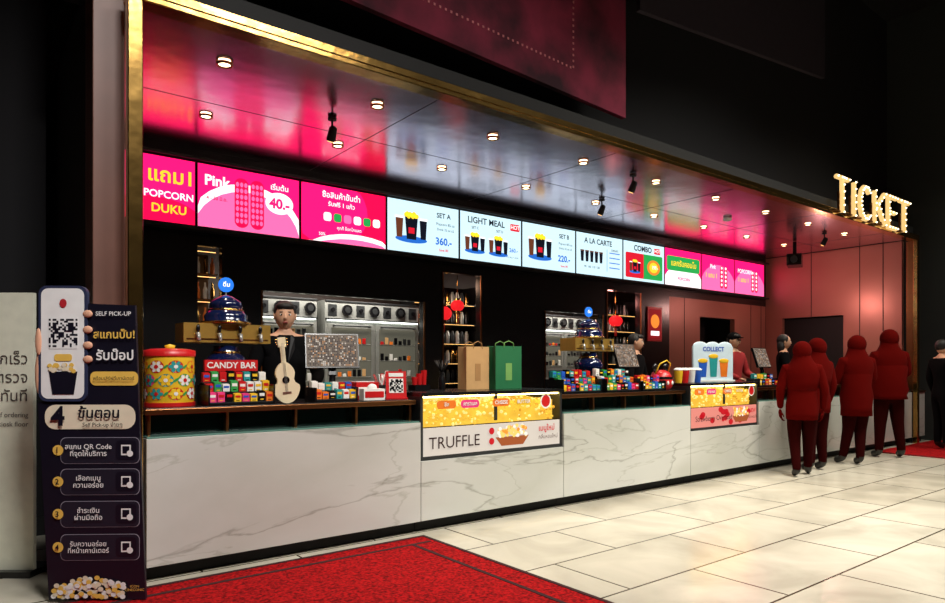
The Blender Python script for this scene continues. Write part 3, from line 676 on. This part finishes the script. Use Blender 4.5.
DT=mat('dark_text',(80,70,66))
o=b.obj('poster_board',(.137,5.35,0),(PI/2,0,math.radians(-38)))
for s,y,sz in(('ซื้อง่าย สะดวกเร็ว',1.40,.1),('ไม่ต้องรอตรวจ',1.28,.1),('รับได้ทันที',1.16,.1),('Self ordering',1.04,.045),('at the kiosk floor',.98,.045)): text(o,s,.32,y,sz,DT,z=.004,al='RIGHT')

# ---------------------------------------------------------------- people
def hand(b,w,d,nrm,side,H,m):
    d=d.normalized(); n=(nrm-d*nrm.dot(d)).normalized(); lat=d.cross(n).normalized()*side; s=H/1.75
    pc=w+d*.045*s
    R=Matrix((lat,d,n)).transposed().to_4x4(); T=Matrix.Translation(pc)@R
    b.ell((0,0,0),.042*s,.052*s,.018*s,m,n=12,k=8,T=T)
    for k,(L,off) in enumerate(((.068,.03),(.078,.010),(.072,-.010),(.056,-.03))):
        p0=pc+d*.035*s+lat*off*s; p1=p0+d*L*.5*s+n*.006*s; p2=p1+d*L*.35*s+n*.016*s; p3=p2+d*L*.18*s+n*.02*s
        b.tube([p0,p1,p2,p3],[.0095*s,.009*s,.008*s,.006*s],m,n=7)
    p0=pc-d*.015*s+lat*.032*s; b.tube([p0,p0+(lat*.03+d*.02)*s+n*.006*s,p0+(lat*.038+d*.05)*s+n*.014*s],[.012*s,.010*s,.007*s],m,n=7)
def human(name,loc,yaw,H,top,pants,skin=SKIN,kind='short',arms=None,legs=None,coat=None,hy=0,mono=None,cap=None,shirt=None,wide=1.0):
    A=arms or {1:((.15,-.015,.64),(.145,.03,.495)),-1:((-.15,-.015,.64),(-.145,.03,.495))}
    L=legs or {1:((.055,.01,.28),(.06,-.005,.042)),-1:((-.055,.01,.28),(-.06,-.005,.042))}
    V=[((0,0,.52),.088,.062),((0,0,.61),.076,.056),((0,0,.71),.096,.064),((0,-.005,.785),.082,.054),((0,-.003,.845),.035,.035),((0,.004,.885),.032,.032)]
    Ed=[(0,1),(1,2),(2,3),(3,4),(4,5)]
    for s in(1,-1):
        i=len(V); e,w=A[s]; k,a=L[s]
        V+=[((s*.11,-.005,.798),.042,.042),(e,.032,.032),(w,.021,.021),((s*.05,0,.49),.066,.066),(k,.043,.043),(a,.028,.028),((a[0]+s*.012,a[1]+.08,.02),.026,.02)]
        Ed+=[(3,i),(i,i+1),(i+1,i+2),(0,i+3),(i+3,i+4),(i+4,i+5),(i+5,i+6)]
    me=bpy.data.meshes.new('tmp'); me.from_pydata([Vector(v[0])*H for v in V],Ed,[]); o=bpy.data.objects.new('tmp',me); COL.objects.link(o)
    o.modifiers.new('s','SKIN')
    for i,v in enumerate(V): sv=me.skin_vertices[0].data[i]; sv.radius=(v[1]*H*1.08,v[2]*H*1.08); sv.use_root=(i==0)
    su=o.modifiers.new('u','SUBSURF'); su.levels=2; su.render_levels=2
    dg=bpy.context.evaluated_depsgraph_get(); ev=bpy.data.meshes.new_from_object(o.evaluated_get(dg))
    bpy.data.objects.remove(o)
    b=MB()
    vs=[v.co.copy() for v in ev.vertices]; groups={}
    for p in ev.polygons:
        c=p.center/H
        if c.z<.06 : m=SHOE
        elif c.z<.52 and abs(c.x)<.12 and not any((c-Vector(A[s][1])).length<.06 for s in A): m=pants
        elif c.z>.835: m=skin
        else: m=top
        groups.setdefault(m.name,(m,[]))[1].append(tuple(p.vertices))
    b.v=[tuple(v) for v in vs]
    for m,fs in groups.values():
        k=b.mi(mono if mono and m is not SHOE and m is not pants else m)
        for f in fs: b.f.append(list(f)); b.m.append(k); b.sm.append(True)
    for s in(1,-1):
        e,w=[Vector(q)*H for q in A[s]]; d=w-e; down=abs(d.normalized().z)>.6
        hand(b,w+d.normalized()*.006*H,d,Vector((-s,0.35,0)) if down else Vector((0,0,-1)),(-1 if s>0 else 1) if down else s,H,mono or skin)
    HT=Matrix.Translation((0,.008*H,.93*H))@Matrix.Rotation(hy,4,'Z'); h=H; sk=mono or skin
    def hf(v):
        t=max(0,-v.z); return Vector((v.x*(1-.28*t*t),v.y*(1-.18*t*t)+(.1*t if v.y>0 else 0),v.z))
    b.ell((0,0,0),.048*h,.057*h,.07*h,sk,n=24,k=18,T=HT,fn=hf)
    b.loft([(0,.054*h,-.018*h,.010*h,.010*h),(0,.054*h,-.008*h,.007*h,.008*h),(0,.052*h,.01*h,.004*h,.005*h)],sk,n=8,T=HT)
    for s in(1,-1):
        b.ell((s*.018*h,.048*h,.004*h),.009*h,.007*h,.005*h,mono or EYEW,n=10,k=6,T=HT); b.ell((s*.018*h,.053*h,.004*h),.004*h,.004*h,.004*h,mono or EYED,n=8,k=6,T=HT)
        b.ell((s*.018*h,.051*h,.017*h),.011*h,.005*h,.0025*h,mono or HAIR,n=8,k=4,T=HT)
        if kind!='hijab': b.ell((s*.049*h,-.002*h,0),.006*h,.011*h,.017*h,sk,n=8,k=8,T=HT)
    b.ell((0,.054*h,-.033*h),.014*h,.006*h,.004*h,mono or LIP,n=10,k=6,T=HT)
    hc=mono or HAIR
    if kind in('short','cap'):
        b.ell((0,-.012*h,.018*h),.053*h,.057*h,.06*h,hc,n=20,k=14,T=HT)
        b.ell((0,.028*h,.045*h),.042*h,.032*h,.022*h,hc,n=14,k=8,T=HT)
    if kind=='long':
        b.ell((0,-.012*h,.016*h),.055*h,.058*h,.062*h,hc,n=20,k=14,T=HT)
        b.loft([(0,-.03*h,-.12*h,.045*h,.022*h),(0,-.03*h,-.06*h,.052*h,.035*h),(0,-.022*h,.02*h,.05*h,.045*h)],hc,T=HT)
    if kind=='cap':
        cm=cap or REDP
        b.ell((0,-.006*h,.03*h),.055*h,.06*h,.052*h,cm,n=20,k=12,T=HT); b.ell((0,.058*h,.03*h),.036*h,.035*h,.006*h,cm,n=16,k=6,T=HT)
    if kind=='hijab':
        b.ell((0,-.014*h,.004*h),.066*h,.068*h,.074*h,hc,n=22,k=14,T=HT)
        b.loft([(0,-.004*h,.64*h,.10*h,.078*h),(0,-.004*h,.70*h,.118*h,.084*h),(0,-.004*h,.75*h,.132*h,.086*h),(0,-.004*h,.79*h,.128*h,.084*h),(0,-.004*h,.82*h,.108*h,.078*h),(0,-.004*h,.85*h,.082*h,.07*h),(0,0,.885*h,.064*h,.063*h),(0,0,.92*h,.058*h,.058*h)],hc)
    if coat:
        cm,zb,rb=coat
        b.loft([(0,0,zb*h,rb*h,rb*.78*h),(0,0,(zb+.52)/2*h,(rb*.5+.058)*h,(rb*.39+.044)*h),(0,0,.53*h,.112*h*wide,.088*h*wide),(0,0,.61*h,.1*h*wide,.076*h*wide),(0,0,.70*h,.108*h*wide,.08*h*wide),(0,-.002*h,.765*h,.108*h,.066*h),(0,-.003*h,.805*h,.085*h,.052*h),(0,-.003*h,.83*h,.045*h,.04*h)],cm)
    if shirt:
        y=.082*h; gz=mat('jacket_lapel',(30,30,34),rough=.6)
        for s in(1,-1): b.add([(s*.022*h,y-.03*h,.838*h),(s*.038*h,y-.03*h,.82*h),(s*.036*h,y+.001*h,.77*h),(0,y+.002*h,.69*h),(s*.004*h,y+.001*h,.71*h)],[(0,1,2,3,4)],gz)
    return b.obj(name,loc,(0,0,yaw))
FC=PI
box_obj('floor_service_platform',.97,13.38,5.27,7.2,0,.12,MATTE)
reach={1:((.16,.02,.645),(.12,.15,.60)),-1:((-.16,.02,.645),(-.12,.15,.60))}
human('cashier',(2.30,5.62,.12),FC-.25,1.80,SUIT,SUIT,kind='short',arms=reach,coat=(SUIT,.45,.1),shirt=SUIT,hy=-.1)
human('kitchen_staff',(7.35,5.8,.12),FC+.3,1.68,SUIT,SUIT,kind='short',arms=reach,hy=.3)
human('counter_attendant',(9.72,5.75,.12),FC-.1,1.76,REDC,SUIT,kind='cap',cap=SUIT,arms=reach)
human('ticket_clerk',(11.2,5.7,.12),FC+.6,1.78,SUIT,SUIT,kind='long',arms=reach)
fold={1:((.155,.02,.65),(.06,.12,.67)),-1:((-.155,.02,.65),(-.05,.11,.64))}
walk={1:((.05,.05,.28),(.05,.08,.042)),-1:((-.05,.02,.28),(-.045,-.09,.045))}
cross={1:((.045,.02,.28),(.01,-.03,.042)),-1:((-.05,.02,.28),(-.075,.06,.042))}
wide4={1:((.07,.01,.28),(.095,.0,.042)),-1:((-.06,.01,.28),(-.075,.0,.042))}
human('shopper',(8.32,4.0,0),-1.0,1.66,MAR,MARD,kind='hijab',mono=MAR,coat=(MAR,.42,.108),legs=walk)
human('shopper.001',(8.92,4.10,0),-.3,1.72,MAR,MARD,kind='hijab',mono=MAR,coat=(MAR,.44,.108))
human('shopper.002',(9.88,4.0,0),-.6,1.78,MAR,MARD,kind='hijab',mono=MAR,coat=(MAR,.38,.118),legs=cross,arms=fold,wide=1.12)
human('shopper.003',(11.0,4.0,0.0),-.75,1.90,MAR,MARD,kind='hijab',mono=MAR,coat=(MAR,.46,.135),arms=fold,legs=wide4,wide=1.25)
human('bystander',(12.75,3.85,.012),FC+.9,1.78,SUIT,SUIT,kind='short')

# ---------------------------------------------------------------- lobby lamps
def lobby(x,y,z,power,col,tx,ty,tz,sx,sy,spread=120):
    d=Vector((tx-x,ty-y,tz-z)); e=d.to_track_quat('-Z','Y').to_euler()
    l=light('AREA','lobby_lamp',(x,y,z),power,col,e,sx,sy); l.data.spread=math.radians(spread)
    b=MB(); b.box(-sx/2-.05,sx/2+.05,-sy/2-.05,sy/2+.05,.03,.15,MATTE); b.box(-.03,.03,-.03,.03,.15,.5,MATTE); b.obj('ceiling_light_housing',(x,y,z),e)
lobby(8,1.2,7,225,(1,.95,.83),7.5,2.6,0,3,1,100)
lobby(3.5,-.5,6.6,72,(1,.95,.88),3.4,4.2,.2,2,.6,80)
lobby(12,1,7,95,(1,.95,.83),11,2.6,0,2,1,100)
lobby(5.2,0,6.8,62,(1,.95,.86),5.6,2.2,0,1.5,1,70)
lobby(1,0,6,46,(1,.97,.93),.4,4.6,.9,1,.5,70)
w=bpy.data.worlds.new('World'); sc.world=w; w.use_nodes=True
bg=w.node_tree.nodes['Background']; bg.inputs[0].default_value=(.02,.022,.03,1); bg.inputs[1].default_value=.5

# ---------------------------------------------------------------- camera
cd=bpy.data.cameras.new('Camera'); cd.sensor_width=36; cd.lens=666/945*36; cd.shift_y=65.5/945
cam=bpy.data.objects.new('Camera',cd); cam.location=(0,0,1.35); cam.rotation_euler=(PI/2,0,math.radians(-38)); COL.objects.link(cam); sc.camera=cam
